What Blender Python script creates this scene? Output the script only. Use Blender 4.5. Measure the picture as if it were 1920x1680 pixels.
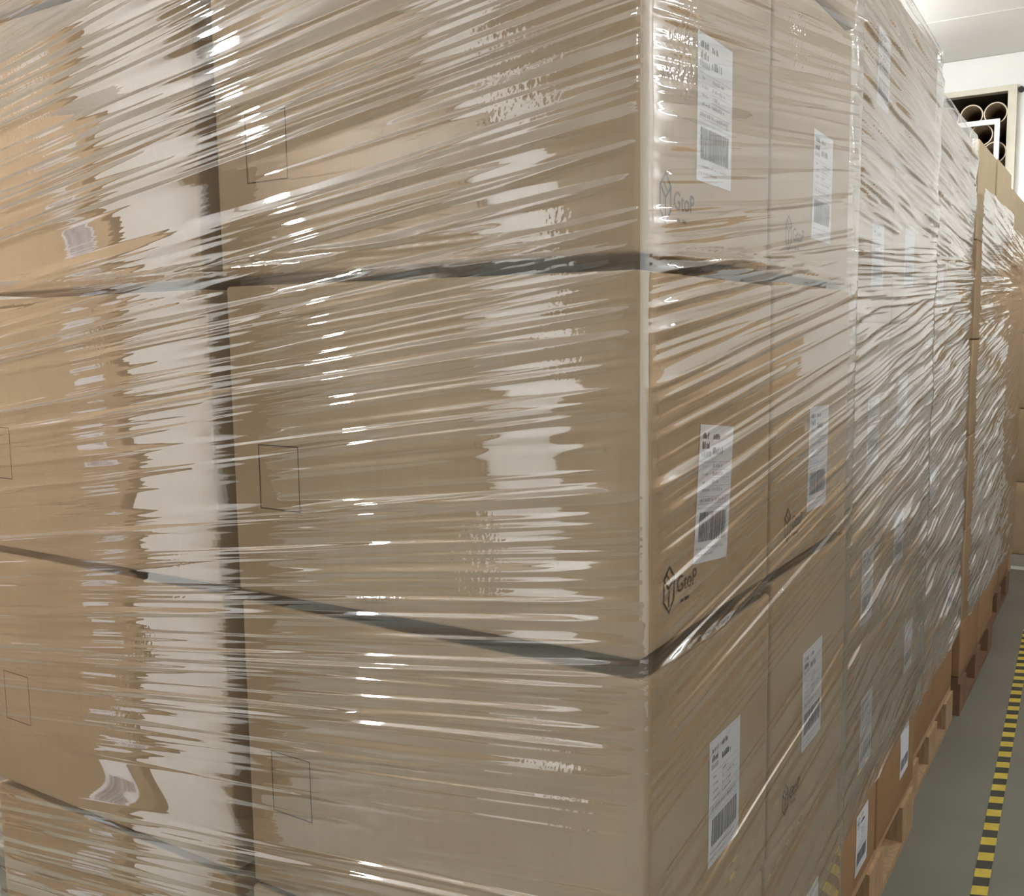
import bpy, math, random
import numpy as np
from mathutils import Matrix, Vector

# ------------------------------------------------------------------ camera, world, exposure
for o in list(bpy.data.objects):
    bpy.data.objects.remove(o, do_unlink=True)
scn = bpy.context.scene
COL = scn.collection
FZ = 0.949                                   # height of the second tier seam of the near stack above the floor
cam_d = bpy.data.cameras.new('camera')
cam = bpy.data.objects.new('camera', cam_d)
COL.objects.link(cam)
_r = Vector((0.843713, 0.536636, -0.013046)); _f = Vector((-0.534565, 0.837748, -0.111439)); _u = Vector((-0.048873, 0.100997, 0.993686))
cam.matrix_world = Matrix(((_r.x, _u.x, -_f.x, 0.40305), (_r.y, _u.y, -_f.y, -0.86442), (_r.z, _u.z, -_f.z, 0.32355 + FZ), (0, 0, 0, 1)))
cam_d.sensor_fit = 'HORIZONTAL'; cam_d.sensor_width = 36.0; cam_d.lens = 1835.36 / 1920 * 36
cam_d.clip_start = 0.02
scn.camera = cam

world = bpy.data.worlds.new('world'); scn.world = world
world.use_nodes = True
world.node_tree.nodes['Background'].inputs[0].default_value = (0.9, 0.95, 1.0, 1)
world.node_tree.nodes['Background'].inputs[1].default_value = 0.3
scn.view_settings.view_transform = 'Standard'
scn.view_settings.look = 'None'
scn.view_settings.gamma = 1.0
scn.view_settings.use_curve_mapping = False
scn.view_settings.exposure = 0.24
scn.cycles.use_denoising = True
scn.cycles.transparent_max_bounces = 10
scn.cycles.use_light_tree = False
scn.cycles.max_bounces = 5
scn.cycles.diffuse_bounces = 3
scn.cycles.glossy_bounces = 3
scn.cycles.use_adaptive_sampling = True
scn.cycles.adaptive_threshold = 0.03
scn.cycles.caustics_reflective = False
scn.cycles.caustics_refractive = False

CEIL = 2.957
LAMPS = [  # x, y, length, emission strength, turn about z
    (-3.85, -2.95, 1.5, 170.0, math.radians(-40.5)),
    (-1.35, 4.50, 1.2, 108.0, 0),
    (-1.35, 1.20, 1.2, 160.0, 0),
    (1.90, 3.60, 1.2, 28.0, 0),
    (1.90, 0.80, 1.2, 32.0, 0),
    (-0.60, -2.60, 1.2, 70.0, 0),
    (-1.45, 0.50, 0.9, 400.0, 0),  # added out of view to brighten the white board mirrored in the film
]
random.seed(7)
rng = np.random.default_rng(11)

# ------------------------------------------------------------------ materials
def mat(name):
    m = bpy.data.materials.new(name); m.use_nodes = True
    nt = m.node_tree
    return m, nt, nt.nodes['Principled BSDF'], nt.nodes['Material Output']
def N(nt, t, **kw):
    n = nt.nodes.new(t)
    for k, v in kw.items():
        if k.startswith('i_'):
            key = k[2:]
            n.inputs[int(key) if key.isdigit() else key.replace('_', ' ')].default_value = v
        else:
            setattr(n, k, v)
    return n
def plain(name, col, rough=0.6, noise=0.0, nscale=20.0, bump=0.0, spec=0.5, metal=0.0, stretch=(1, 1, 1)):
    m, nt, b, out = mat(name)
    b.inputs['Base Color'].default_value = (*col, 1)
    b.inputs['Roughness'].default_value = rough
    b.inputs['Metallic'].default_value = metal
    b.inputs['Specular IOR Level'].default_value = spec
    if noise or bump:
        tc = N(nt, 'ShaderNodeTexCoord'); mp = N(nt, 'ShaderNodeMapping'); mp.inputs['Scale'].default_value = stretch
        nz = N(nt, 'ShaderNodeTexNoise'); nz.inputs['Scale'].default_value = nscale; nz.inputs['Detail'].default_value = 5
        nt.links.new(tc.outputs['Object'], mp.inputs[0]); nt.links.new(mp.outputs[0], nz.inputs['Vector'])
        if noise:
            cr = N(nt, 'ShaderNodeValToRGB')
            cr.color_ramp.elements[0].position = 0.3; cr.color_ramp.elements[1].position = 0.7
            cr.color_ramp.elements[0].color = (*[c * (1 - noise) for c in col], 1)
            cr.color_ramp.elements[1].color = (*[min(1, c * (1 + noise)) for c in col], 1)
            nt.links.new(nz.outputs['Fac'], cr.inputs[0]); nt.links.new(cr.outputs[0], b.inputs['Base Color'])
        if bump:
            bp = N(nt, 'ShaderNodeBump'); bp.inputs['Strength'].default_value = bump; bp.inputs['Distance'].default_value = 0.01
            nt.links.new(nz.outputs['Fac'], bp.inputs['Height']); nt.links.new(bp.outputs[0], b.inputs['Normal'])
    return m

def cardboard(name, col):
    m, nt, b, out = mat(name)
    tc = N(nt, 'ShaderNodeTexCoord')
    oi = N(nt, 'ShaderNodeObjectInfo')
    n1 = N(nt, 'ShaderNodeTexNoise'); n1.inputs['Scale'].default_value = 7; n1.inputs['Detail'].default_value = 4
    n2 = N(nt, 'ShaderNodeTexNoise'); n2.inputs['Scale'].default_value = 420; n2.inputs['Detail'].default_value = 2
    mp = N(nt, 'ShaderNodeMapping'); mp.inputs['Scale'].default_value = (1, 1, 0.06)
    n3 = N(nt, 'ShaderNodeTexNoise'); n3.inputs['Scale'].default_value = 130; n3.inputs['Detail'].default_value = 1
    for n in (n1, n2):
        nt.links.new(tc.outputs['Object'], n.inputs['Vector'])
    nt.links.new(tc.outputs['Object'], mp.inputs[0]); nt.links.new(mp.outputs[0], n3.inputs['Vector'])
    add = N(nt, 'ShaderNodeMath', operation='MULTIPLY_ADD'); add.inputs[1].default_value = 0.5; add.inputs[2].default_value = 0
    nt.links.new(n1.outputs['Fac'], add.inputs[0])
    add2 = N(nt, 'ShaderNodeMath', operation='MULTIPLY_ADD'); add2.inputs[1].default_value = 0.25
    nt.links.new(n2.outputs['Fac'], add2.inputs[0]); nt.links.new(add.outputs[0], add2.inputs[2])
    add3 = N(nt, 'ShaderNodeMath', operation='MULTIPLY_ADD'); add3.inputs[1].default_value = 0.25
    nt.links.new(n3.outputs['Fac'], add3.inputs[0]); nt.links.new(add2.outputs[0], add3.inputs[2])
    cr = N(nt, 'ShaderNodeValToRGB')
    cr.color_ramp.elements[0].position = 0.25; cr.color_ramp.elements[1].position = 0.75
    cr.color_ramp.elements[0].color = (*[c * 0.86 for c in col], 1)
    cr.color_ramp.elements[1].color = (*[c * 1.12 for c in col], 1)
    nt.links.new(add3.outputs[0], cr.inputs[0])
    hs = N(nt, 'ShaderNodeHueSaturation')
    mr = N(nt, 'ShaderNodeMapRange'); mr.inputs['To Min'].default_value = 0.94; mr.inputs['To Max'].default_value = 1.06
    nt.links.new(oi.outputs['Random'], mr.inputs['Value']); nt.links.new(mr.outputs[0], hs.inputs['Value'])
    nt.links.new(cr.outputs[0], hs.inputs['Color']); nt.links.new(hs.outputs[0], b.inputs['Base Color'])
    b.inputs['Roughness'].default_value = 0.75; b.inputs['Specular IOR Level'].default_value = 0.25
    bp = N(nt, 'ShaderNodeBump'); bp.inputs['Strength'].default_value = 0.25; bp.inputs['Distance'].default_value = 0.001
    nt.links.new(n3.outputs['Fac'], bp.inputs['Height']); nt.links.new(bp.outputs[0], b.inputs['Normal'])
    return m

def film_mat(name, base=0.20, edge=0.62, haze=0.05, rough=0.07, fine=0.5, tint=(0.985, 0.98, 0.97), knots=()):
    m, nt, b, out = mat(name)
    nt.nodes.remove(b)
    uv = N(nt, 'ShaderNodeUVMap', uv_map='film')
    mp = N(nt, 'ShaderNodeMapping'); mp.inputs['Scale'].default_value = (1.1, 170, 1)
    n1 = N(nt, 'ShaderNodeTexNoise'); n1.inputs['Scale'].default_value = 1.0; n1.inputs['Detail'].default_value = 1; n1.noise_dimensions = '2D'
    nt.links.new(uv.outputs[0], mp.inputs[0]); nt.links.new(mp.outputs[0], n1.inputs['Vector'])
    # small crumples inside a few large blotches
    n2 = N(nt, 'ShaderNodeTexNoise'); n2.inputs['Scale'].default_value = 130; n2.inputs['Detail'].default_value = 1.5; n2.noise_dimensions = '2D'
    nt.links.new(uv.outputs[0], n2.inputs['Vector'])
    n3 = N(nt, 'ShaderNodeTexNoise'); n3.inputs['Scale'].default_value = 3.3; n3.inputs['Detail'].default_value = 1; n3.noise_dimensions = '2D'
    nt.links.new(uv.outputs[0], n3.inputs['Vector'])
    rp = N(nt, 'ShaderNodeMapRange'); rp.inputs['From Min'].default_value = 0.68; rp.inputs['From Max'].default_value = 0.80
    nt.links.new(n3.outputs['Fac'], rp.inputs['Value'])
    last = rp.outputs[0]
    for (ks, kw, kr, kk) in knots:            # crumpled places on the sheet: position along the film, height, radius, strength
        dv = N(nt, 'ShaderNodeVectorMath', operation='DISTANCE'); dv.inputs[1].default_value = (ks, kw, 0)
        nt.links.new(uv.outputs[0], dv.inputs[0])
        r2 = N(nt, 'ShaderNodeMapRange'); r2.inputs['From Min'].default_value = kr; r2.inputs['From Max'].default_value = kr * 0.35
        r2.inputs['To Max'].default_value = kk
        nt.links.new(dv.outputs['Value'], r2.inputs['Value'])
        mx = N(nt, 'ShaderNodeMath', operation='MAXIMUM'); nt.links.new(last, mx.inputs[0]); nt.links.new(r2.outputs[0], mx.inputs[1])
        last = mx.outputs[0]
    mul = N(nt, 'ShaderNodeMath', operation='MULTIPLY'); nt.links.new(n2.outputs['Fac'], mul.inputs[0]); nt.links.new(last, mul.inputs[1])
    # streak strength itself varies over the sheet
    n4 = N(nt, 'ShaderNodeTexNoise'); n4.inputs['Scale'].default_value = 1.0; n4.inputs['Detail'].default_value = 0; n4.noise_dimensions = '2D'
    mp4 = N(nt, 'ShaderNodeMapping'); mp4.inputs['Scale'].default_value = (1.6, 9, 1); mp4.inputs['Location'].default_value = (3.1, 7.7, 0)
    nt.links.new(uv.outputs[0], mp4.inputs[0]); nt.links.new(mp4.outputs[0], n4.inputs['Vector'])
    rp4 = N(nt, 'ShaderNodeMapRange'); rp4.inputs['From Min'].default_value = 0.42; rp4.inputs['From Max'].default_value = 0.68
    nt.links.new(n4.outputs['Fac'], rp4.inputs['Value'])
    mul4 = N(nt, 'ShaderNodeMath', operation='MULTIPLY'); nt.links.new(n1.outputs['Fac'], mul4.inputs[0]); nt.links.new(rp4.outputs[0], mul4.inputs[1])
    sm = N(nt, 'ShaderNodeMath', operation='MULTIPLY_ADD'); sm.inputs[1].default_value = 1.6 if knots else 0.55
    nt.links.new(mul.outputs[0], sm.inputs[0]); nt.links.new(mul4.outputs[0], sm.inputs[2])
    bp = N(nt, 'ShaderNodeBump'); bp.inputs['Strength'].default_value = fine; bp.inputs['Distance'].default_value = 0.0018
    nt.links.new(sm.outputs[0], bp.inputs['Height'])
    lw = N(nt, 'ShaderNodeLayerWeight'); lw.inputs['Blend'].default_value = 0.5
    nt.links.new(bp.outputs[0], lw.inputs['Normal'])
    pw = N(nt, 'ShaderNodeMath', operation='POWER'); pw.inputs[1].default_value = 3.2
    nt.links.new(lw.outputs['Facing'], pw.inputs[0])
    fa = N(nt, 'ShaderNodeMath', operation='MULTIPLY_ADD', use_clamp=True); fa.inputs[1].default_value = edge; fa.inputs[2].default_value = base
    nt.links.new(pw.outputs[0], fa.inputs[0])
    tr = N(nt, 'ShaderNodeBsdfTransparent'); tr.inputs[0].default_value = (*tint, 1)
    df = N(nt, 'ShaderNodeBsdfDiffuse'); df.inputs[0].default_value = (0.85, 0.84, 0.84, 1)
    nt.links.new(bp.outputs[0], df.inputs['Normal'])
    gl = N(nt, 'ShaderNodeBsdfGlossy'); gl.inputs['Roughness'].default_value = rough; gl.inputs[0].default_value = (0.97, 0.97, 0.97, 1)
    nt.links.new(bp.outputs[0], gl.inputs['Normal'])
    m1 = N(nt, 'ShaderNodeMixShader'); m1.inputs[0].default_value = haze
    nt.links.new(tr.outputs[0], m1.inputs[1]); nt.links.new(df.outputs[0], m1.inputs[2])
    m2 = N(nt, 'ShaderNodeMixShader')
    nt.links.new(fa.outputs[0], m2.inputs[0]); nt.links.new(m1.outputs[0], m2.inputs[1]); nt.links.new(gl.outputs[0], m2.inputs[2])
    nt.links.new(m2.outputs[0], out.inputs['Surface'])
    return m

def emit(name, col, s):
    m, nt, b, out = mat(name)
    b.inputs['Base Color'].default_value = (0.9, 0.9, 0.9, 1)
    b.inputs['Emission Color'].default_value = (*col, 1); b.inputs['Emission Strength'].default_value = s
    return m

M = dict(
    card=cardboard('kraft_cardboard', (0.42, 0.305, 0.19)),
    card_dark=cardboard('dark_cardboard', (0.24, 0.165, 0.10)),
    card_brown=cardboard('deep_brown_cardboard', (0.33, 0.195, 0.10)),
    card2=cardboard('pale_cardboard', (0.50, 0.405, 0.27)),
    film=film_mat('stretch_film', 0.23, 0.52, 0.018, 0.022, 0.16, knots=[(-1.02, 1.74, 0.13, 1.0), (-1.08, 0.80, 0.10, 0.8), (0.45, 1.60, 0.06, 2.2), (0.07, 1.55, 0.06, 1.8), (0.0, 0.945, 0.03, 2.5), (0.42, 0.86, 0.025, 2.5), (0.62, 1.58, 0.05, 1.5)]),
    film_far=film_mat('stretch_film_heavy', 0.26, 0.72, 0.08, 0.07, 0.7),
    film_grey=film_mat('grey_film', 0.25, 0.6, 0.55, 0.15, 1.0),
    paper=plain('label_paper', (0.80, 0.82, 0.88), 0.55),
    ink=plain('label_ink', (0.14, 0.15, 0.20), 0.6),
    ink_l=plain('label_ink_light', (0.42, 0.44, 0.52), 0.6),
    black=plain('black_print', (0.022, 0.018, 0.014), 0.7),
    line=plain('thin_print', (0.03, 0.018, 0.008), 0.7),
    white=plain('white_wall_panel', (0.84, 0.85, 0.83), 0.45, 0.02, 3),
    ceil=plain('ceiling_panel_white', (0.86, 0.86, 0.83), 0.5, 0.02, 3),
    joint=plain('panel_joint', (0.60, 0.61, 0.56), 0.5),
    frame=plain('cream_frame', (0.66, 0.63, 0.52), 0.5, 0.05, 9),
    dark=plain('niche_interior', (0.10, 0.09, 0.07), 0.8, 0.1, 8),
    bolt=plain('black_hole', (0.01, 0.01, 0.01), 0.6),
    rim=plain('tube_rim', (0.62, 0.54, 0.41), 0.7),
    tube=plain('tube_board_shaded', (0.17, 0.125, 0.075), 0.7, 0.06, 30),  # shade inside the deep tubes is darkened into the whole board colour
    concrete=plain('painted_concrete', (0.20, 0.203, 0.175), 0.38, 0.10, 2.4, 0.03),
    yellow=plain('yellow_tape', (0.72, 0.56, 0.08), 0.5, 0.08, 40),
    tblack=plain('black_tape', (0.045, 0.05, 0.04), 0.5, 0.2, 40),
    wood=plain('pallet_wood', (0.44, 0.295, 0.17), 0.8, 0.18, 14, 0.15, stretch=(8, 8, 1)),
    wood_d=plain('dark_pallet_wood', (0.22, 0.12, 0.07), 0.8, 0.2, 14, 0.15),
    added_panel=plain('added_panel_tan', (0.20, 0.155, 0.11), 0.5, 0.05, 2),  # dark tone of the added panels, for duller reflections in the film
    floorline=plain('floor_line', (0.55, 0.58, 0.52), 0.5, 0.06, 12),
    lampbody=plain('lamp_housing', (0.8, 0.8, 0.8), 0.4),
)

# ------------------------------------------------------------------ mesh helpers
def link(name, me, m, parent=None):
    o = bpy.data.objects.new(name, me)
    COL.objects.link(o)
    if m is not None and len(me.materials) == 0:
        me.materials.append(m)
    if parent is not None:
        o.parent = parent
    return o
def mesh(name, V, F, smooth=False):
    me = bpy.data.meshes.new(name)
    me.from_pydata([tuple(map(float, v)) for v in V], [], F)
    if smooth:
        me.polygons.foreach_set('use_smooth', [True] * len(me.polygons))
    me.update()
    return me
def tag(o, label=None, cat=None, group=None, kind=None):
    if label: o['label'] = label
    if cat: o['category'] = cat
    if group: o['group'] = group
    if kind: o['kind'] = kind
    return o
def boxes(name, L):
    """one mesh from axis boxes (x0,x1,y0,y1,z0,z1)"""
    V, F = [], []
    for (a, b, c, d, e, f) in L:
        n = len(V)
        V += [(a, c, e), (b, c, e), (b, d, e), (a, d, e), (a, c, f), (b, c, f), (b, d, f), (a, d, f)]
        F += [tuple(n + i for i in q) for q in ((0, 3, 2, 1), (4, 5, 6, 7), (0, 1, 5, 4), (1, 2, 6, 5), (2, 3, 7, 6), (3, 0, 4, 7))]
    return mesh(name, V, F)
def rbox(name, sx, sy, sz, b=0.004, bulge=0.0, top=(0, 0), n=5, flat=(), sag=0.0):
    """rounded box, base at z=0, centred in x and y; faces bulge out; top edge drops by top[0]..top[1] from -x to +x"""
    S = (sx, sy, sz)
    def ax(L):
        e = [b + 0.012] if sag else []
        return [0, b * 0.4, b] + e + [b + (L - 2 * b) * i / n for i in range(1, n)] + [L - c for c in e] + [L - b, L - b * 0.4, L]
    A = [ax(L) for L in S]
    idx, V, F = {}, [], []
    def vert(p):
        k = tuple(round(c, 6) for c in p)
        if k in idx: return idx[k]
        q = [min(max(p[i], b), S[i] - b) for i in range(3)]
        d = [p[i] - q[i] for i in range(3)]
        l = math.sqrt(sum(c * c for c in d)) or 1
        r = [q[i] + b * d[i] / l for i in range(3)]
        t = [r[i] / S[i] for i in range(3)]
        for i in range(3):
            if bulge and i < 2 and (i, p[i] > 1e-9) not in flat and (p[i] < 1e-9 or p[i] > S[i] - 1e-9):
                j, k2 = [a for a in range(3) if a != i]
                r[i] += (1 if p[i] > 1e-9 else -1) * bulge * math.sin(math.pi * t[j]) * math.sin(math.pi * t[k2])
        r[2] -= (top[0] * (1 - t[0]) + top[1] * t[0]) * t[2] ** 6
        if sag and p[2] > S[2] - 1e-9:            # closing flaps sunk a little below the rim
            r[2] -= sag * min(1, max(0, min(p[0], S[0] - p[0], p[1], S[1] - p[1]) - b) / 0.012)
        idx[k] = len(V)
        V.append((r[0] - sx / 2, r[1] - sy / 2, r[2]))
        return idx[k]
    for i in range(3):
        j, k = (i + 1) % 3, (i + 2) % 3
        for side in (0, 1):
            for a in range(len(A[j]) - 1):
                for c in range(len(A[k]) - 1):
                    q = []
                    for (da, dc) in ((0, 0), (1, 0), (1, 1), (0, 1)):
                        p = [0, 0, 0]; p[i] = S[i] * side; p[j] = A[j][a + da]; p[k] = A[k][c + dc]
                        q.append(vert(p))
                    F.append(tuple(q if side else q[::-1]))
    return mesh(name, V, F, True)

# decals lie on a carton face: u to the right along the face, v up, both in metres from the face's lower left corner
def face_map(dim, side, bulge, eps):
    sx, sy, sz = dim
    def f(u, v):
        if side == 'front':
            return (u - sx / 2, -sy / 2 - bulge * math.sin(math.pi * min(max(u / sx, 0), 1)) * math.sin(math.pi * min(max(v / sz, 0), 1)) - eps, v)
        if side == 'right':
            return (sx / 2 + bulge * math.sin(math.pi * min(max(u / sy, 0), 1)) * math.sin(math.pi * min(max(v / sz, 0), 1)) + eps, u - sy / 2, v)
        if side == 'back':
            return (sx / 2 - u, sy / 2 + bulge * math.sin(math.pi * min(max(u / sx, 0), 1)) * math.sin(math.pi * min(max(v / sz, 0), 1)) + eps, v)
        if side == 'left':
            return (-sx / 2 - bulge * math.sin(math.pi * min(max(u / sy, 0), 1)) * math.sin(math.pi * min(max(v / sz, 0), 1)) - eps, sy / 2 - u, v)
    return f
def decal(name, rects, fm, m, parent, rot=0.0, piv=(0, 0), off=(0, 0)):
    """rects are (u0,u1,v0,v1) or lists of points; one thin mesh"""
    V, F = [], []
    c, s = math.cos(rot), math.sin(rot)
    for q in rects:
        pts = [(q[0], q[2]), (q[1], q[2]), (q[1], q[3]), (q[0], q[3])] if not isinstance(q, list) else q
        n = len(V)
        for (u, v) in pts:
            du, dv = u - piv[0], v - piv[1]
            V.append(fm(off[0] + piv[0] + c * du - s * dv, off[1] + piv[1] + s * du + c * dv))
        F.append(tuple(range(n, n + len(pts))))
    return link(name, mesh(name, V, F), m, parent)
def stroke(pts, w, closed=False):
    """a poly line as quads of width w"""
    R = []
    P = pts + [pts[0]] if closed else pts
    for a, b in zip(P[:-1], P[1:]):
        dx, dy = b[0] - a[0], b[1] - a[1]; l = math.hypot(dx, dy) or 1
        ex, ey = dx / l * w / 2, dy / l * w / 2; nx, ny = -dy / l * w / 2, dx / l * w / 2
        R.append([(a[0] - ex - nx, a[1] - ey - ny), (b[0] + ex - nx, b[1] + ey - ny), (b[0] + ex + nx, b[1] + ey + ny), (a[0] - ex + nx, a[1] - ey + ny)])
    return R
_tc = {}
def text_polys(s, size):
    if (s, size) not in _tc:
        cu = bpy.data.curves.new('text', 'FONT'); cu.body = s; cu.size = size; cu.offset = size * 0.012; cu.resolution_u = 4
        ob = bpy.data.objects.new('text', cu); COL.objects.link(ob)
        bpy.context.view_layer.update()
        me = bpy.data.meshes.new_from_object(ob.evaluated_get(bpy.context.evaluated_depsgraph_get()))
        _tc[(s, size)] = [[(me.vertices[i].co.x, me.vertices[i].co.y) for i in p.vertices] for p in me.polygons]
        bpy.data.objects.remove(ob, do_unlink=True); bpy.data.meshes.remove(me)
    return _tc[(s, size)]

def words(x0, x1, y, h, rs, gap=0.0016):
    """a row of small dark marks standing for a line of tiny unreadable print"""
    R, x = [], x0
    while x < x1 - 0.002:
        w = rs.uniform(0.0012, 0.0034)
        R.append((x, min(x + w, x1), y, y + h * rs.choice([0.7, 1.0, 1.0])))
        x += w + (gap * 0.5 if rs.random() < 0.75 else gap * 2.2)
    return R
def shipping_label(parent, dim, side, bulge, u, v, rot=0.0, w=0.105, h=0.155, full=True, seed=1):
    """white address label, lower left corner at u,v of the face"""
    rs = random.Random(seed)
    fm0 = face_map(dim, side, bulge, 0.0007); fm1 = face_map(dim, side, bulge, 0.0011)
    piv = (u + w / 2, v + h / 2)
    lab = decal('shipping_label', [(u + w * i / 3, u + w * (i + 1) / 3, v + h * j / 4, v + h * (j + 1) / 4) for i in range(3) for j in range(4)], fm0, M['paper'], parent, rot, piv)
    lab['label'] = 'white address label with bar code'
    k, q = w / 0.105, h / 0.155
    def P(R): return [(u + a * k, u + b * k, v + c * q, v + d * q) for (a, b, c, d) in R]
    bars, x = [], 0.010
    while x < 0.094:
        bw = rs.choice([0.0009, 0.0018, 0.0027, 0.0034]); bars.append((x, min(x + bw, 0.095), 0.024, 0.057)); x += bw + rs.choice([0.0009, 0.0012, 0.002])
    decal('barcode', P(bars), fm1, M['ink'], lab, rot, piv)
    if full:
        R = words(0.008, 0.030, 0.139, 0.007, rs) + words(0.008, 0.030, 0.128, 0.008, rs) + words(0.040, 0.060, 0.139, 0.006, rs)
        R += words(0.040, 0.072, 0.122, 0.008, rs)
        decal('print_block', P(R), fm1, M['ink'], lab, rot, piv)
        R = words(0.006, 0.034, 0.119, 0.006, rs)
        for yy in (0.113, 0.104, 0.095, 0.086, 0.074, 0.066, 0.061):
            R.append((0.004 if yy in (0.113, 0.074, 0.066, 0.061) else 0.040, 0.098, yy, yy + 0.0006))
        for yy, a in ((0.107, 0.024), (0.098, 0.030), (0.089, 0.030), (0.080, 0.036)):
            R += words(0.012, a, yy, 0.003, rs); R += words(0.042, rs.uniform(0.06, 0.09), yy, 0.004, rs)
        R += words(0.008, 0.09, 0.0685, 0.004, rs) + words(0.006, 0.09, 0.015, 0.0022, rs) + words(0.006, 0.06, 0.008, 0.0022, rs)
        decal('print_lines', P(R), fm1, M['ink_l'], lab, rot, piv)
    return lab
def cube_logo(parent, dim, side, bulge, u, v, s=1.0, rot=0.0):
    fm = face_map(dim, side, bulge, 0.0006)
    w, h = 0.026 * s, 0.046 * s
    a = [(0, h * .5), (w * .5, h * .5 + h * .27), (w, h * .5), (w, -h * .02), (w * .5, -h * .30), (0, -h * .02)]
    a = [(x, y + h * 0.25) for x, y in a]
    c = (w * .5, h * .5)
    R = stroke(a, 0.0028 * s, True) + stroke([a[0], c, a[2]], 0.0028 * s) + stroke([c, (w * .5, h * .12)], 0.0026 * s)
    R += stroke([(w * .25, h * .90 - h * .03), (w * .72, h * .60)], 0.0018 * s)
    T = [[(x + w * 1.25, y + h * .30) for x, y in p] for p in text_polys('GtoP', 0.026 * s)]
    rs = random.Random(3)
    small = [(w * 1.3 + x0, w * 1.3 + x1, y0, y1) for (x0, x1, y0, y1) in words(0.010 * s, 0.034 * s, h * 0.02, 0.0042 * s, rs)]
    lg = decal('printed_logo', R + T + small, fm, M['black'], parent, rot, (0, 0), (u, v))
    lg['label'] = 'black printed cube logo with GtoP lettering'
    return lg
def square_mark(parent, dim, side, bulge, u, v, w=0.070, h=0.082):
    fm = face_map(dim, side, bulge, 0.0006)
    t = 0.0014
    R = [(u, u + w, v, v + t), (u, u + w, v + h - t, v + h), (u, u + t, v, v + h), (u + w - t, u + w, v, v + h)]
    mk = decal('printed_square', R, fm, M['line'], parent)
    mk['label'] = 'thin printed outline square'
    return mk
def carton(x0, x1, y0, y1, z0, z1, label, group, m='card', bulge=0.002, top=(0, 0), rz=0.0, flat=(), sag=0.0):
    dim = (x1 - x0, y1 - y0, z1 - z0)
    o = link('carton', rbox('carton', *dim, b=0.005, bulge=bulge, top=top, flat=flat, sag=sag), M[m])
    o.location = ((x0 + x1) / 2, (y0 + y1) / 2, z0); o.rotation_euler.z = rz
    tag(o, label, 'carton', group)
    return o, dim

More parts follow.
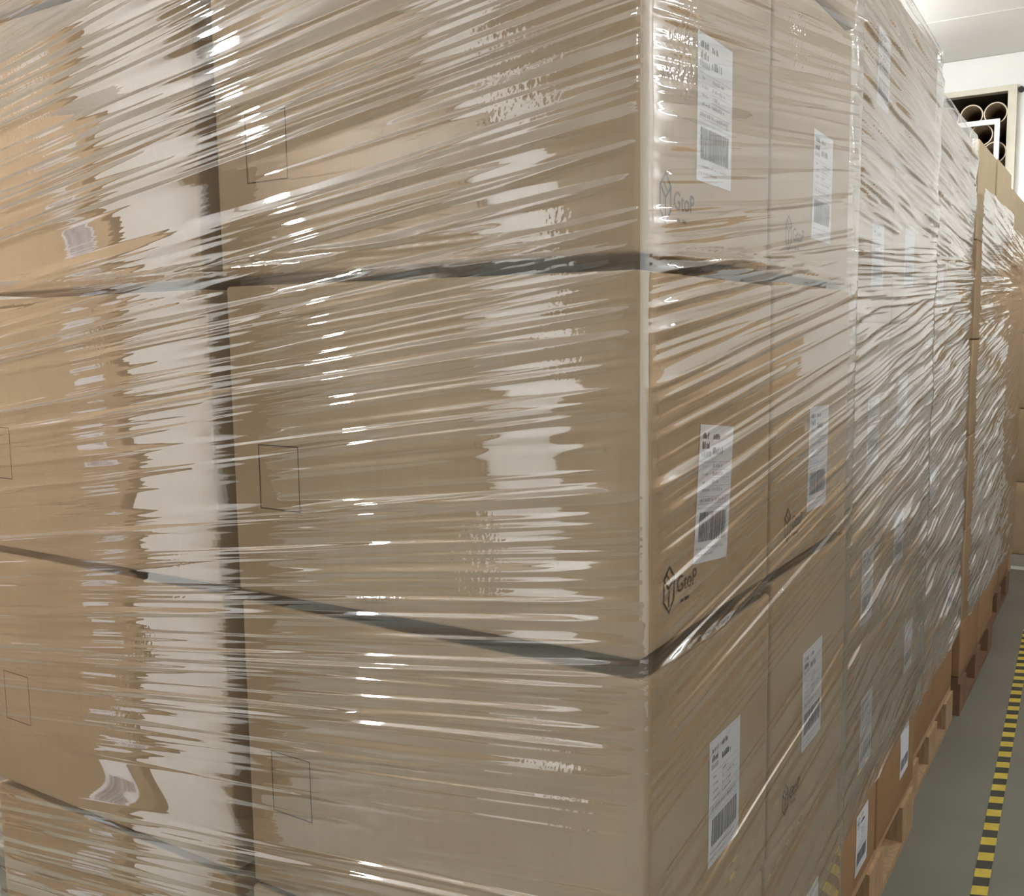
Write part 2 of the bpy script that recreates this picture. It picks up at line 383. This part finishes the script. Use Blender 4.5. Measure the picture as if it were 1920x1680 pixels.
# ------------------------------------------------------------------ stretch film
def film(name, path, r, z0, z1, label, m, dw=0.0013, ds=0.02, slope=0.13, ridges=200, tilt=(0.10, 0.42), width=(0.002, 0.007), dens=None,
         length=(0.7, 3.0), wave=0.0012, off=0.004, s0=0.0, seed=5, jitter=0.02, zfine=None, bottom_drop=0.0, extra=(), fan=None):
    """one continuous sheet around a polyline footprint with rounded corners; pleats are real ridges running along a slow helix"""
    rg = np.random.default_rng(seed)
    pts = [np.array(p, float) for p in path]
    P, Nn = [], []          # sampled positions and normals along the path
    def nrm(d): return np.array([d[1], -d[0]])
    cur = pts[0]
    for i in range(1, len(pts)):
        d = pts[i] - pts[i - 1]; L = np.linalg.norm(d); d = d / L
        a = pts[i - 1] + d * (r if i > 1 else 0); b = pts[i] - d * (r if i < len(pts) - 1 else 0)
        n = max(2, int(np.linalg.norm(b - a) / ds))
        for k in range(n + 1):
            P.append(a + (b - a) * k / n); Nn.append(nrm(d))
        if i < len(pts) - 1:
            d2 = pts[i + 1] - pts[i]; d2 = d2 / np.linalg.norm(d2)
            cen = pts[i] - d * r + d2 * r
            n1, n2 = nrm(d), nrm(d2)
            for k in range(1, 6):
                t = k / 6; q = n1 * math.cos(t * math.pi / 2) + n2 * math.sin(t * math.pi / 2); q /= np.linalg.norm(q)
                P.append(cen + q * r); Nn.append(q)
    P = np.array(P); Nn = np.array(Nn)
    s = np.concatenate([[0], np.cumsum(np.linalg.norm(np.diff(P, axis=0), axis=1))]) - s0
    smin, smax = s[0], s[-1]
    wlo, whi = z0 - slope * smax - 0.01, z1 - slope * smin + 0.01
    if zfine is None:
        w = np.arange(wlo, whi, dw)
    else:                                    # coarser rows outside the given band
        a, b = zfine[0] - slope * smax, zfine[1] - slope * smin
        w = np.concatenate([np.arange(wlo, a, dw * 5), np.arange(a, b, dw), np.arange(b, whi, dw * 5)])
    H = np.zeros((len(w), len(s)))
    S = s[None, :]
    for q in range(ridges + len(extra)):
        wc = rg.uniform(wlo, whi)
        ln = rg.uniform(*length) * (0.35 if rg.random() < 0.25 else 1.0)
        sc = rg.uniform(smin, smax)
        if q < ridges and dens is not None and rg.random() > dens(wc, sc): continue
        mm = rg.normal(0, jitter * 0.5) + (fan(wc) if fan else 0.0)
        hw = rg.uniform(*width); am = hw * rg.uniform(*tilt) * (1.5 if fan and wc > 1.4 else 1.0)
        sk = rg.uniform(0.45, 1.0) if rg.random() < 0.5 else rg.uniform(1.0, 2.2)
        if q >= ridges:
            wc, sc, ln, mm, hw, am = extra[q - ridges][:6]
            if len(extra[q - ridges]) > 6: sk = extra[q - ridges][6]
        ext = hw * 4 + abs(mm) * ln
        i0, i1 = np.searchsorted(w, wc - ext), np.searchsorted(w, wc + ext)
        j0, j1 = np.searchsorted(s, sc - ln / 2), np.searchsorted(s, sc + ln / 2)
        if i1 <= i0 or j1 <= j0: continue
        t = (s[j0:j1] - sc) / (ln / 2)
        env = np.clip(1 - t ** 2, 0, 1) ** 0.6
        wob = 0.0007 * np.sin(s[j0:j1] * rg.uniform(6, 18) + rg.uniform(0, 6))
        dist = (w[i0:i1, None] - (wc + mm * (s[j0:j1] - sc) + wob)[None, :]) / hw
        d2 = np.where(dist > 0, dist * sk, dist)
        H[i0:i1, j0:j1] += am * env[None, :] * np.clip(1.08 - np.sqrt(d2 * d2 + 0.02), 0, None)
    cs = [s[i] for i in range(1, len(s) - 1) if np.dot(Nn[i - 1], Nn[i + 1]) < 0.999]
    mask = np.ones(len(s))
    for c in cs:
        mask *= 1 - 0.30 * np.exp(-((s - c) / 0.022) ** 2)
    H *= mask[None, :]
    for _ in range(7):
        H += wave / 3 * np.sin(S * rg.uniform(2, 14) + w[:, None] * rg.uniform(8, 60) + rg.uniform(0, 6))
    H -= H.min() * 0.15
    Z = w[:, None] + slope * S
    low = z0 + bottom_drop * (S - smin)
    keepv = (Z > low) & (Z < z1)
    Z = np.clip(Z, low, z1)
    D = off + np.clip(H, -0.0025, 0.02)
    X = P[None, :, 0] + Nn[None, :, 0] * D; Y = P[None, :, 1] + Nn[None, :, 1] * D
    nr, nc = H.shape
    V = np.stack([X, Y, Z], -1).reshape(-1, 3)
    ii, jj = np.meshgrid(np.arange(nr - 1), np.arange(nc - 1), indexing='ij')
    ok = keepv[:-1, :-1] | keepv[1:, :-1] | keepv[:-1, 1:] | keepv[1:, 1:]
    a = (ii * nc + jj)[ok]
    F = np.stack([a, a + 1, a + nc + 1, a + nc], -1)
    used = np.unique(F); remap = -np.ones(len(V), int); remap[used] = np.arange(len(used))
    uvs = np.stack([np.broadcast_to(S, H.shape).reshape(-1), np.broadcast_to(w[:, None], H.shape).reshape(-1)], -1)[used]
    V = V[used]; F = remap[F]
    me = bpy.data.meshes.new(name)
    me.vertices.add(len(V)); me.vertices.foreach_set('co', V.astype(np.float32).ravel())
    me.loops.add(F.size); me.loops.foreach_set('vertex_index', F.astype(np.int32).ravel())
    me.polygons.add(len(F)); me.polygons.foreach_set('loop_start', np.arange(0, F.size, 4, dtype=np.int32))
    me.polygons.foreach_set('loop_total', np.full(len(F), 4, np.int32))
    me.polygons.foreach_set('use_smooth', np.ones(len(F), bool))
    uvl = me.uv_layers.new(name='film'); uvl.data.foreach_set('uv', uvs[F.ravel()].astype(np.float32).ravel())
    me.update(calc_edges=True); me.validate()
    o = link(name, me, m)
    tag(o, label, 'stretch film')
    return o

# ------------------------------------------------------------------ the room
def struct(name, L, m, parent=None):
    o = link(name, boxes(name, L), M[m], parent)
    if parent is None: o['kind'] = 'structure'
    return o
RX0, RX1, RY0, RY1 = -7.0, 2.3, -4.0, 6.0
struct('floor', [(RX0 - .2, RX1 + .2, RY0 - .2, RY1 + 1.3, -0.1, 0)], 'concrete')
cl = struct('ceiling', [(RX0 - .2, RX1 + .2, RY0 - .2, RY1 + .2, CEIL + 0.02, CEIL + 0.15)], 'joint')
y = RY1
k = 0
while y > RY0:
    y2 = y - 0.915
    link('ceiling_panel', boxes('ceiling_panel', [(RX0, RX1, max(y2 + 0.008, RY0), y - 0.008, CEIL, CEIL + 0.02)]), M['ceil'], cl)
    y = y2
struct('wall_left', [(RX0 - .1, RX0, RY0, RY1, 0, CEIL)], 'white')
wr = struct('wall_right', [(RX1, RX1 + .1, RY0, RY1, 0, CEIL)], 'white')
# wall behind the camera; dark slatted panels added to shape the film's reflections
struct('wall_back', [(RX0, RX1, RY0 - .1, RY0, 0, CEIL)], 'white')
for n, (a, b) in enumerate(((-4.75, -2.85), (-2.35, 0.9))):
    d = struct('added_panel_%d' % (n + 1), [(a, b, RY0, RY0 + 0.03, 0, 2.8)], 'added_panel')
    z = 0.02
    while z < 2.7:
        link('added_panel_slat', boxes('added_panel_slat', [(a + 0.03, b - 0.03, RY0 + 0.03, RY0 + 0.042, z, z + 0.10)]), M['added_panel'], d); z += 0.112
# far wall with a storage niche of cardboard tubes
NX0, NX1, NZ0, NZ1 = -1.9, -0.335, 1.35, 1.795 + FZ
wf = struct('wall_far', [(RX0, NX0, RY1, RY1 + .1, 0, CEIL), (NX1, RX1, RY1, RY1 + .1, 0, CEIL), (NX0, NX1, RY1, RY1 + .1, 0, NZ0), (NX0, NX1, RY1, RY1 + .1, NZ1, CEIL)], 'white')
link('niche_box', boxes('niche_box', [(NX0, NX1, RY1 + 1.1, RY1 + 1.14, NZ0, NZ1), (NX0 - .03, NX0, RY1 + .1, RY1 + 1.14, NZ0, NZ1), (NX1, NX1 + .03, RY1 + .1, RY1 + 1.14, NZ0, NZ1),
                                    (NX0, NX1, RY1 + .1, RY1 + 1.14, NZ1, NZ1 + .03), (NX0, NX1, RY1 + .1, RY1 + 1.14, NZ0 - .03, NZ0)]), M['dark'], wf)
tr = struct('trim_1', [(NX0, NX1 + .045, RY1 - .03, RY1, NZ1 - 0.012, NZ1 + .022), (NX1 - .005, NX1 + .045, RY1 - .03, RY1, NZ0, NZ1 - 0.012)], 'frame')
bolt = link('bolt_hole', None or mesh('bolt_hole', [(math.cos(a) * .016, -0.031, math.sin(a) * .016) for a in [i * math.pi / 8 for i in range(16)]] + [(math.cos(a) * .016, 0, math.sin(a) * .016) for a in [i * math.pi / 8 for i in range(16)]],
            [tuple(range(16))] + [(i, (i + 1) % 16, 16 + (i + 1) % 16, 16 + i) for i in range(16)]), M['bolt'], wf)
bolt.location = (NX1 + .065, RY1, NZ1 - 0.012)
# ceiling lamps: housing with a bright tube
tube_m = emit('lamp_tube', (0.98, 0.985, 1.0), 1.0)
for n, (x, yy, L, st, rz) in enumerate(LAMPS):
    root = bpy.data.objects.new('ceiling_lamp', None); COL.objects.link(root); root.location = (x, yy, CEIL); root.rotation_euler.z = rz
    tag(root, 'white ceiling strip lamp, number of the row counted below', 'lamp', 'ceiling strip lamps')
    root['label'] = ['long white strip lamp on the ceiling in the back left corner', 'white strip lamp on the ceiling beyond the third stack', 'white strip lamp on the ceiling behind the second stack',
                     'white strip lamp on the ceiling over the far aisle', 'white strip lamp on the ceiling over the near aisle', 'white strip lamp on the ceiling behind the viewer', 'added unseen strip lamp over the slot, put there to light the white board'][n]
    link('lamp_housing', boxes('lamp_housing', [(-.03, .03, -L / 2, L / 2, -.17, -.14)]), M['lampbody'], root)
    for hy in (-L / 2 + .1, L / 2 - .1):
        link('hanger', boxes('hanger', [(-.008, .008, hy - .008, hy + .008, -.14, 0)]), M['lampbody'], root)
    tm = emit('lamp_diffuser_%d' % n, (0.98, 0.985, 1.0), st)
    link('lamp_tube', boxes('lamp_tube', [(-.045, .045, -L / 2 + .02, L / 2 - .02, -.22, -.1705)]), tm, root)
# floor marking tape and a pale painted line further on
tp = link('floor_tape', mesh('floor_tape', [(0, 0, 0), (0.034, 0, 0), (0.034, 5.6, 0), (0, 5.6, 0), (0, 0, .0008), (0.034, 0, .0008), (0.034, 5.6, .0008), (0, 5.6, .0008)],
          [(0, 3, 2, 1), (4, 5, 6, 7), (0, 1, 5, 4), (1, 2, 6, 5), (2, 3, 7, 6), (3, 0, 4, 7)]), M['yellow'])
tp.location = (0.185, 0.4, 0.0005); tp.rotation_euler.z = math.atan(0.041)
tag(tp, 'yellow and black striped hazard tape stuck along the aisle floor', 'floor tape')
st = mesh('tape_stripe', [(0, 0, 0), (0.034, 0.012, 0), (0.034, 0.054, 0), (0, 0.042, 0)], [(0, 1, 2, 3)])
st.materials.append(M['tblack'])
for i in range(66):
    o = link('tape_stripe', st, None, tp); o.location = (0, 0.01 + i * 0.084, 0.0011)
fl = link('floor_line', boxes('floor_line', [(-0.5, 1.6, 4.94, 5.02, 0.0003, 0.0012)]), M['floorline'])
tag(fl, 'pale painted line crossing the aisle floor near the far wall', 'floor line')

# ------------------------------------------------------------------ pallets
def pallet(x0, x1, y0, y1, label, h=0.144, m='wood'):
    root = bpy.data.objects.new('wooden_pallet', None); COL.objects.link(root); root.location = ((x0 + x1) / 2, (y0 + y1) / 2, 0)
    tag(root, label, 'pallet')
    sx, sy = x1 - x0, y1 - y0
    k = h / 0.144
    blk = mesh('block', *(lambda b: ([v.co[:] for v in b.vertices], [tuple(p.vertices) for p in b.polygons]))(boxes('t', [(-.05, .05, -.07, .07, 0, .078 * k)])))
    for bx in (-sx / 2 + .05, 0, sx / 2 - .05):
        for by in (-sy / 2 + .07, 0, sy / 2 - .07):
            o = link('block', blk, M[m], root); o.location = (bx, by, .022 * k)
    for bx in (-sx / 2 + .05, 0, sx / 2 - .05):
        link('bottom_board', boxes('bottom_board', [(bx - .05, bx + .05, -sy / 2, sy / 2, 0.0005, .022 * k)]), M[m], root)
    for by in (-sy / 2 + .07, 0, sy / 2 - .07):
        link('stringer_board', boxes('stringer_board', [(-sx / 2, sx / 2, by - .07, by + .07, .1 * k, .122 * k)]), M[m], root)
    n = 7
    for i in range(n):
        a = -sx / 2 + sx * i / n
        link('deck_board', boxes('deck_board', [(a + .008, a + sx / n - .008, -sy / 2, sy / 2, .122 * k, .144 * k - 0.0005)]), M[m], root)
    return root

# ------------------------------------------------------------------ the near stack
HT = 0.4024
TZ = [0.144 + HT * i for i in range(6)]
TZ[2] = FZ; TZ[3] = FZ + HT
pallet(-1.19, 0.0, 0.0, 0.81, 'wooden pallet under the nearest wrapped stack')
TN = ['bottom', 'fourth', 'third', 'second', 'topmost']     # tier index 0 is the lowest; counted from the top in words
tier_words = {0: 'lowest', 1: 'second-lowest', 2: 'middle', 3: 'upper', 4: 'topmost'}
LB = {  # right-face labels measured on the two visible columns: u from the near edge of that carton, v above its base, tilt
    3: ((0.147, 0.086, 0.0), (0.180, 0.058, -0.01)),
    2: ((0.140, 0.066, -0.11), (0.165, 0.060, -0.02)),
    1: ((0.174, 0.100, -0.01), (0.145, 0.100, 0.02)),
    4: ((0.15, 0.09, 0.0), (0.18, 0.08, 0.0)),
    0: ((0.15, 0.09, 0.0), (0.17, 0.09, 0.0)),
}
GA = 'cartons of the nearest wrapped stack'
for t in range(5):
    z0, z1 = TZ[t] + (0.0005 if t == 0 else 0.001), TZ[t + 1] - 0.003
    jx = {0: 0.0, 1: 0.004, 2: 0.0, 3: -0.006, 4: -0.002}[t]
    top = {0: (0.003, 0.006), 1: (0.009, 0.017), 2: (0.006, 0.012)}.get(t, (0.0, 0.002))
    w = tier_words[t]
    o, dim = carton(-0.576 + jx, jx, 0.0, 0.398, z0, z1, 'brown carton at the near corner, %s tier of the nearest wrapped stack' % w, GA, top=top, sag=0.03)
    (lu, lv, lr), (mu, mv, mr) = LB[t]
    shipping_label(o, dim, 'right', 0.002, lu, lv, lr, seed=10 + t)
    cube_logo(o, dim, 'right', 0.002, 0.055, 0.036, 1.0)
    square_mark(o, dim, 'front', 0.002, 0.048 - jx, 0.112)
    o, dim = carton(-1.190 + jx, -0.612 + jx, 0.0, 0.398, z0, z1, 'brown carton on the left side, %s tier of the nearest wrapped stack' % w, GA, top=(0.006, 0.008), sag=0.03)
    square_mark(o, dim, 'front', 0.002, 0.040, 0.112)
    o, dim = carton(-0.576 + jx, jx, 0.408, 0.806, z0, z1, 'brown carton behind the corner one, %s tier of the nearest wrapped stack' % w, GA, top=(0.006, 0.006), sag=0.03)
    shipping_label(o, dim, 'right', 0.002, mu, mv, mr, seed=20 + t)
    cube_logo(o, dim, 'right', 0.002, 0.060, 0.036, 0.95)
def densA(w, sc):
    # fewer pleats over the second-lowest tier of the front, many over the seams, the upper tiers and the side
    if sc > -0.1: return 0.75
    if 0.60 < w < 0.86: return 0.22
    if w > 1.62: return 1.0
    if 1.50 < w < 1.56: return 0.3
    return 0.75
exA = []
for i in range(34):      # film drawn into the seam under the upper tier
    zc = TZ[3] + rng.normal(0, 0.012); sl = rng.uniform(-0.02, 0.05)
    sc = rng.uniform(-1.1, 0.75)
    exA.append((zc - 0.13 * sc, sc, rng.uniform(0.25, 0.7), sl - 0.13, rng.uniform(0.0018, 0.004), rng.uniform(0.001, 0.0028)))
for i in range(10):
    zc = TZ[2] + rng.normal(-0.004, 0.008); sl = rng.uniform(-0.02, 0.06)
    sc = rng.uniform(0.05, 0.6)
    exA.append((zc - 0.13 * sc, sc, rng.uniform(0.2, 0.5), sl - 0.13, rng.uniform(0.0018, 0.004), rng.uniform(0.001, 0.0028)))
# broad crisp pleats on the front: position along the front, height, lean of the upper facet
for (ps, pz, tl) in [(-0.651, 1.662, -0.03), (-0.668, 1.642, -0.01), (-0.481, 1.418, 0.13), (-0.477, 1.405, 0.14), (-0.487, 1.39, 0.15), (-0.417, 1.299, 0.21), (-0.414, 1.284, 0.23), (-0.399, 1.249, 0.25), (-0.391, 1.228, 0.27), (-0.351, 1.203, 0.29), (-0.365, 1.168, 0.31), (-0.371, 1.031, 0.42), (-0.36, 0.99, 0.46), (-0.361, 0.968, 0.47), (-0.378, 0.946, 0.49), (-0.338, 0.926, 0.51), (-0.327, 0.892, 0.54), (-0.323, 0.875, 0.55), (-0.324, 0.854, 0.57), (-0.321, 0.82, 0.59), (-0.409, 0.63, 0.74), (-0.392, 0.615, 0.75)]:
    wu = rng.uniform(0.0045, 0.0065)
    if tl > 0.02:
        exA.append((pz - 0.13 * ps, ps, rng.uniform(0.7, 1.3), 0.0, wu * 0.8, wu * tl, 0.8))
film('stretch_film', [(-1.198, 0.42), (-1.198, -0.004), (0.006, -0.004), (0.006, 0.813), (-0.35, 0.813)], 0.007, 0.10, 2.15,
     'clear pleated stretch film wrapped around the nearest stack of cartons', M['film'], s0=0.424 + 1.204, off=0.005, extra=exA, ridges=820, dens=densA, width=(0.002, 0.0085), tilt=(0.07, 0.5), wave=0.0008, zfine=(0.42, 1.85), seed=5)

# ------------------------------------------------------------------ the stacks further along the aisle
ordw = ['lowest', 'second', 'third', 'fourth', 'fifth', 'sixth']
def far_stack(which, xf, y0, y1, Z, labels, fz, depth=0.58, bare_top=False, m='card', cols=2, seed=1, fm='film_far', pal='wood', film_on=True, near_side=True, **kw):
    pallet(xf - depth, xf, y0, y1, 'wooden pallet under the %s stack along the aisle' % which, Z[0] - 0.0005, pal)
    cw = (y1 - y0) / cols
    for t in range(len(Z) - 1):
        for c in range(cols):
            a = y0 + cw * c
            j = random.uniform(-0.004, 0.004)
            lab = 'brown carton, %s tier up, %s column of the %s stack along the aisle' % (ordw[t], 'near' if c == 0 else 'far', which)
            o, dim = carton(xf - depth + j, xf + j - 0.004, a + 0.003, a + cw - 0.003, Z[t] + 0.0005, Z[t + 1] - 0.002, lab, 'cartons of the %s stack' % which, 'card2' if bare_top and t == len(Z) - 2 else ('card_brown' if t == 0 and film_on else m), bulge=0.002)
            for (lt, lc, u, v, h) in labels:
                if lt == t and lc == c:
                    shipping_label(o, dim, 'right', 0.002, u, v, random.uniform(-.03, .03), h=h, full=(which == 'second' and c == 0), seed=t * 7 + c)
    if film_on:
        film('stretch_film', ([(xf - 0.3, y0 - 0.004)] if near_side else []) + [(xf + 0.004, y0 - 0.004 if near_side else y0 + 0.002), (xf + 0.004, y1 + 0.004), (xf - 0.3, y1 + 0.004)], 0.012, fz[0], fz[1],
             'clear pleated stretch film around the %s stack along the aisle' % which, M[fm], dw=0.0016, ds=0.018, slope=0.05, fan=lambda w: -0.11 if w > 1.46 else (0.0 if w > 1.30 else 0.10), tilt=(0.15, 0.65), width=(0.0022, 0.0065), s0=0.3, seed=seed, ridges=1250, length=(0.15, 0.9), wave=0.003, off=0.008, **kw)
ZB = [0.13, 0.335, 0.655, 0.975, 1.295, 1.615, 1.934]
far_stack('second', -0.03, 0.872, 1.722, ZB, [(4, 0, .215, .065, .125), (3, 0, .225, .04, .135), (2, 0, .225, .035, .155), (1, 0, .23, .05, .155), (0, 0, .23, .03, .13), (5, 0, .21, .08, .14),
                                             (3, 1, .09, .09, .12), (1, 1, .26, .12, .12), (0, 1, .23, .07, .12), (4, 1, .10, .08, .13), (2, 1, .1, .1, .12)], (0.34, 1.937), seed=21)
ZC = [0.12, 0.300, 0.613, 0.926, 1.239, 1.552, 1.865]
far_stack('third', -0.055, 1.790, 2.530, ZC, [(2, 0, .18, .19, .11), (4, 0, .2, .1, .12), (1, 1, .2, .1, .12)], (0.30, 1.868), seed=22)
ZD = [0.13, 0.315, 0.63, 0.94, 1.25, 1.565, 1.876]
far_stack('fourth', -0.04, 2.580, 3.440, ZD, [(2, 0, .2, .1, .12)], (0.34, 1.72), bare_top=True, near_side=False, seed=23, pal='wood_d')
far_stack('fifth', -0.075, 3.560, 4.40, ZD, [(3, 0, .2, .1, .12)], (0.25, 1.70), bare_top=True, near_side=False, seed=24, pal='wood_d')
far_stack('sixth', -0.12, 4.47, 4.95, [0.13, 0.45, 0.77, 1.09, 1.41, 1.84], [], (0.2, 1.5), bare_top=True, seed=25, cols=1, film_on=False)
# cartons against the far wall
for t in range(4):
    carton(-0.55, 0.35, 5.35, 5.9, 0.0005 + 0.42 * t, 0.42 * (t + 1) - .002, 'brown carton, %s of the column against the far wall' % ordw[t], 'cartons against the far wall')

# ------------------------------------------------------------------ tubes in the niche
def tube(x, z, r=0.066, y0=5.97, L=1.08, t=0.006, label=''):
    n = 28
    V, F = [], []
    for (rr, yy) in ((r, 0), (r, L), (r - t, L), (r - t, 0)):
        V += [(math.cos(2 * math.pi * i / n) * rr, yy, math.sin(2 * math.pi * i / n) * rr) for i in range(n)]
    for k in range(4):
        for i in range(n):
            a, b = k * n + i, k * n + (i + 1) % n; c, d = ((k + 1) % 4) * n + (i + 1) % n, ((k + 1) % 4) * n + i
            F.append((a, b, c, d))
    o = link('cardboard_tube', mesh('cardboard_tube', V, F, True), M['tube']); o.location = (x, y0, z - 0.022)
    rim = [(math.cos(2 * math.pi * i / n) * rr, -0.0006, math.sin(2 * math.pi * i / n) * rr) for rr in (r + .0005, r - t - .0005) for i in range(n)]
    link('rim', mesh('rim', rim, [(i, (i + 1) % n, n + (i + 1) % n, n + i) for i in range(n)]), M['rim'], o)
    tag(o, label, 'tube', 'cardboard tubes in the wall niche')
tube(-0.540, 1.681 + FZ, label='open cardboard tube in wall niche, upper row, left one')
tube(-0.405, 1.680 + FZ, label='open cardboard tube in wall niche, upper row, beside the frame post')
tube(-0.480, 1.558 + FZ, label='open cardboard tube in wall niche, seen inside the white bracket frame')
tube(-0.402, 1.445 + FZ, label='open cardboard tube in wall niche, behind the bracket post')
tube(-0.610, 1.520 + FZ, label='open cardboard tube in wall niche, low and mostly hidden')
tube(-0.540, 1.400 + FZ, label='open cardboard tube in wall niche, lowest and mostly hidden')
tube(-0.675, 1.681 + FZ, label='open cardboard tube in wall niche, upper row, behind the stacks')
br = bpy.data.objects.new('bracket_frame', None); COL.objects.link(br); br.location = (-0.388, 5.935, 1.085)
tag(br, 'white square tube bracket frame standing before the cardboard tubes', 'bracket')
link('post', boxes('post', [(-.014, .014, -.014, .014, -1.085, 1.63 + FZ - 1.1)]), M['white'], br)
link('crossbar', boxes('crossbar', [(-.50, -.0142, -.014, .014, 1.600 + FZ - 1.1, 1.63 + FZ - 1.1)]), M['white'], br)

# ------------------------------------------------------------------ stacks beside and opposite the near stack (they show in the film's reflections)
pallet(-2.56, -1.36, -0.82, -0.42, 'wooden pallet under the stack facing the near stack')
for t in range(4):
    for c, a in enumerate((-2.56, -1.95)):
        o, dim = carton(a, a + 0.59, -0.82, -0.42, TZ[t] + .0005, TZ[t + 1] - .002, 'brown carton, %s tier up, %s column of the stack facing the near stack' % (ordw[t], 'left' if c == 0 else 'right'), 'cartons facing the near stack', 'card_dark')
        shipping_label(o, dim, 'back', 0.002, 0.05, 0.09, 0, full=False, seed=60 + t)
wb = link('white_board', rbox('white_board', 0.245, 0.014, 2.02, b=0.003), M['white']); wb.location = (-1.2225, -0.443, 0.0005)
tag(wb, 'tall white board standing beside the stack facing the near stack', 'board')
pallet(-2.60, -1.56, 0.30, 1.10, 'wooden pallet under the stack left of the near stack')
for t in range(3):
    carton(-2.60, -1.56, 0.30, 1.10, TZ[t] + .0005, TZ[t + 1] - .002, 'large brown carton, %s tier of the stack left of the near stack' % ordw[t], 'cartons left of the near stack')
film('stretch_film', [(-1.9, 0.294), (-1.554, 0.294), (-1.554, 1.106)][::1], 0.01, 0.13, 0.36, 'cloudy grey film around the foot of the stack left of the near stack', M['film_grey'], dw=0.003, ds=0.04, ridges=60, tilt=(0.2, 0.6), width=(0.006, 0.012), off=0.008, seed=31)
for n, (a, b) in enumerate(((0.2, 1.3), (1.4, 2.5), (2.6, 3.7), (3.8, 4.9))):
    w = ['nearest', 'second', 'third', 'farthest'][n]
    pallet(1.28, 2.08, a, b, 'wooden pallet, %s in the low row across the aisle' % w)
    for t in range(3):
        carton(1.28, 2.08, a, b, TZ[t] + .0005, TZ[t + 1] - .002, 'large brown carton, %s tier, %s stack across the aisle' % (ordw[t], w), 'cartons across the aisle')
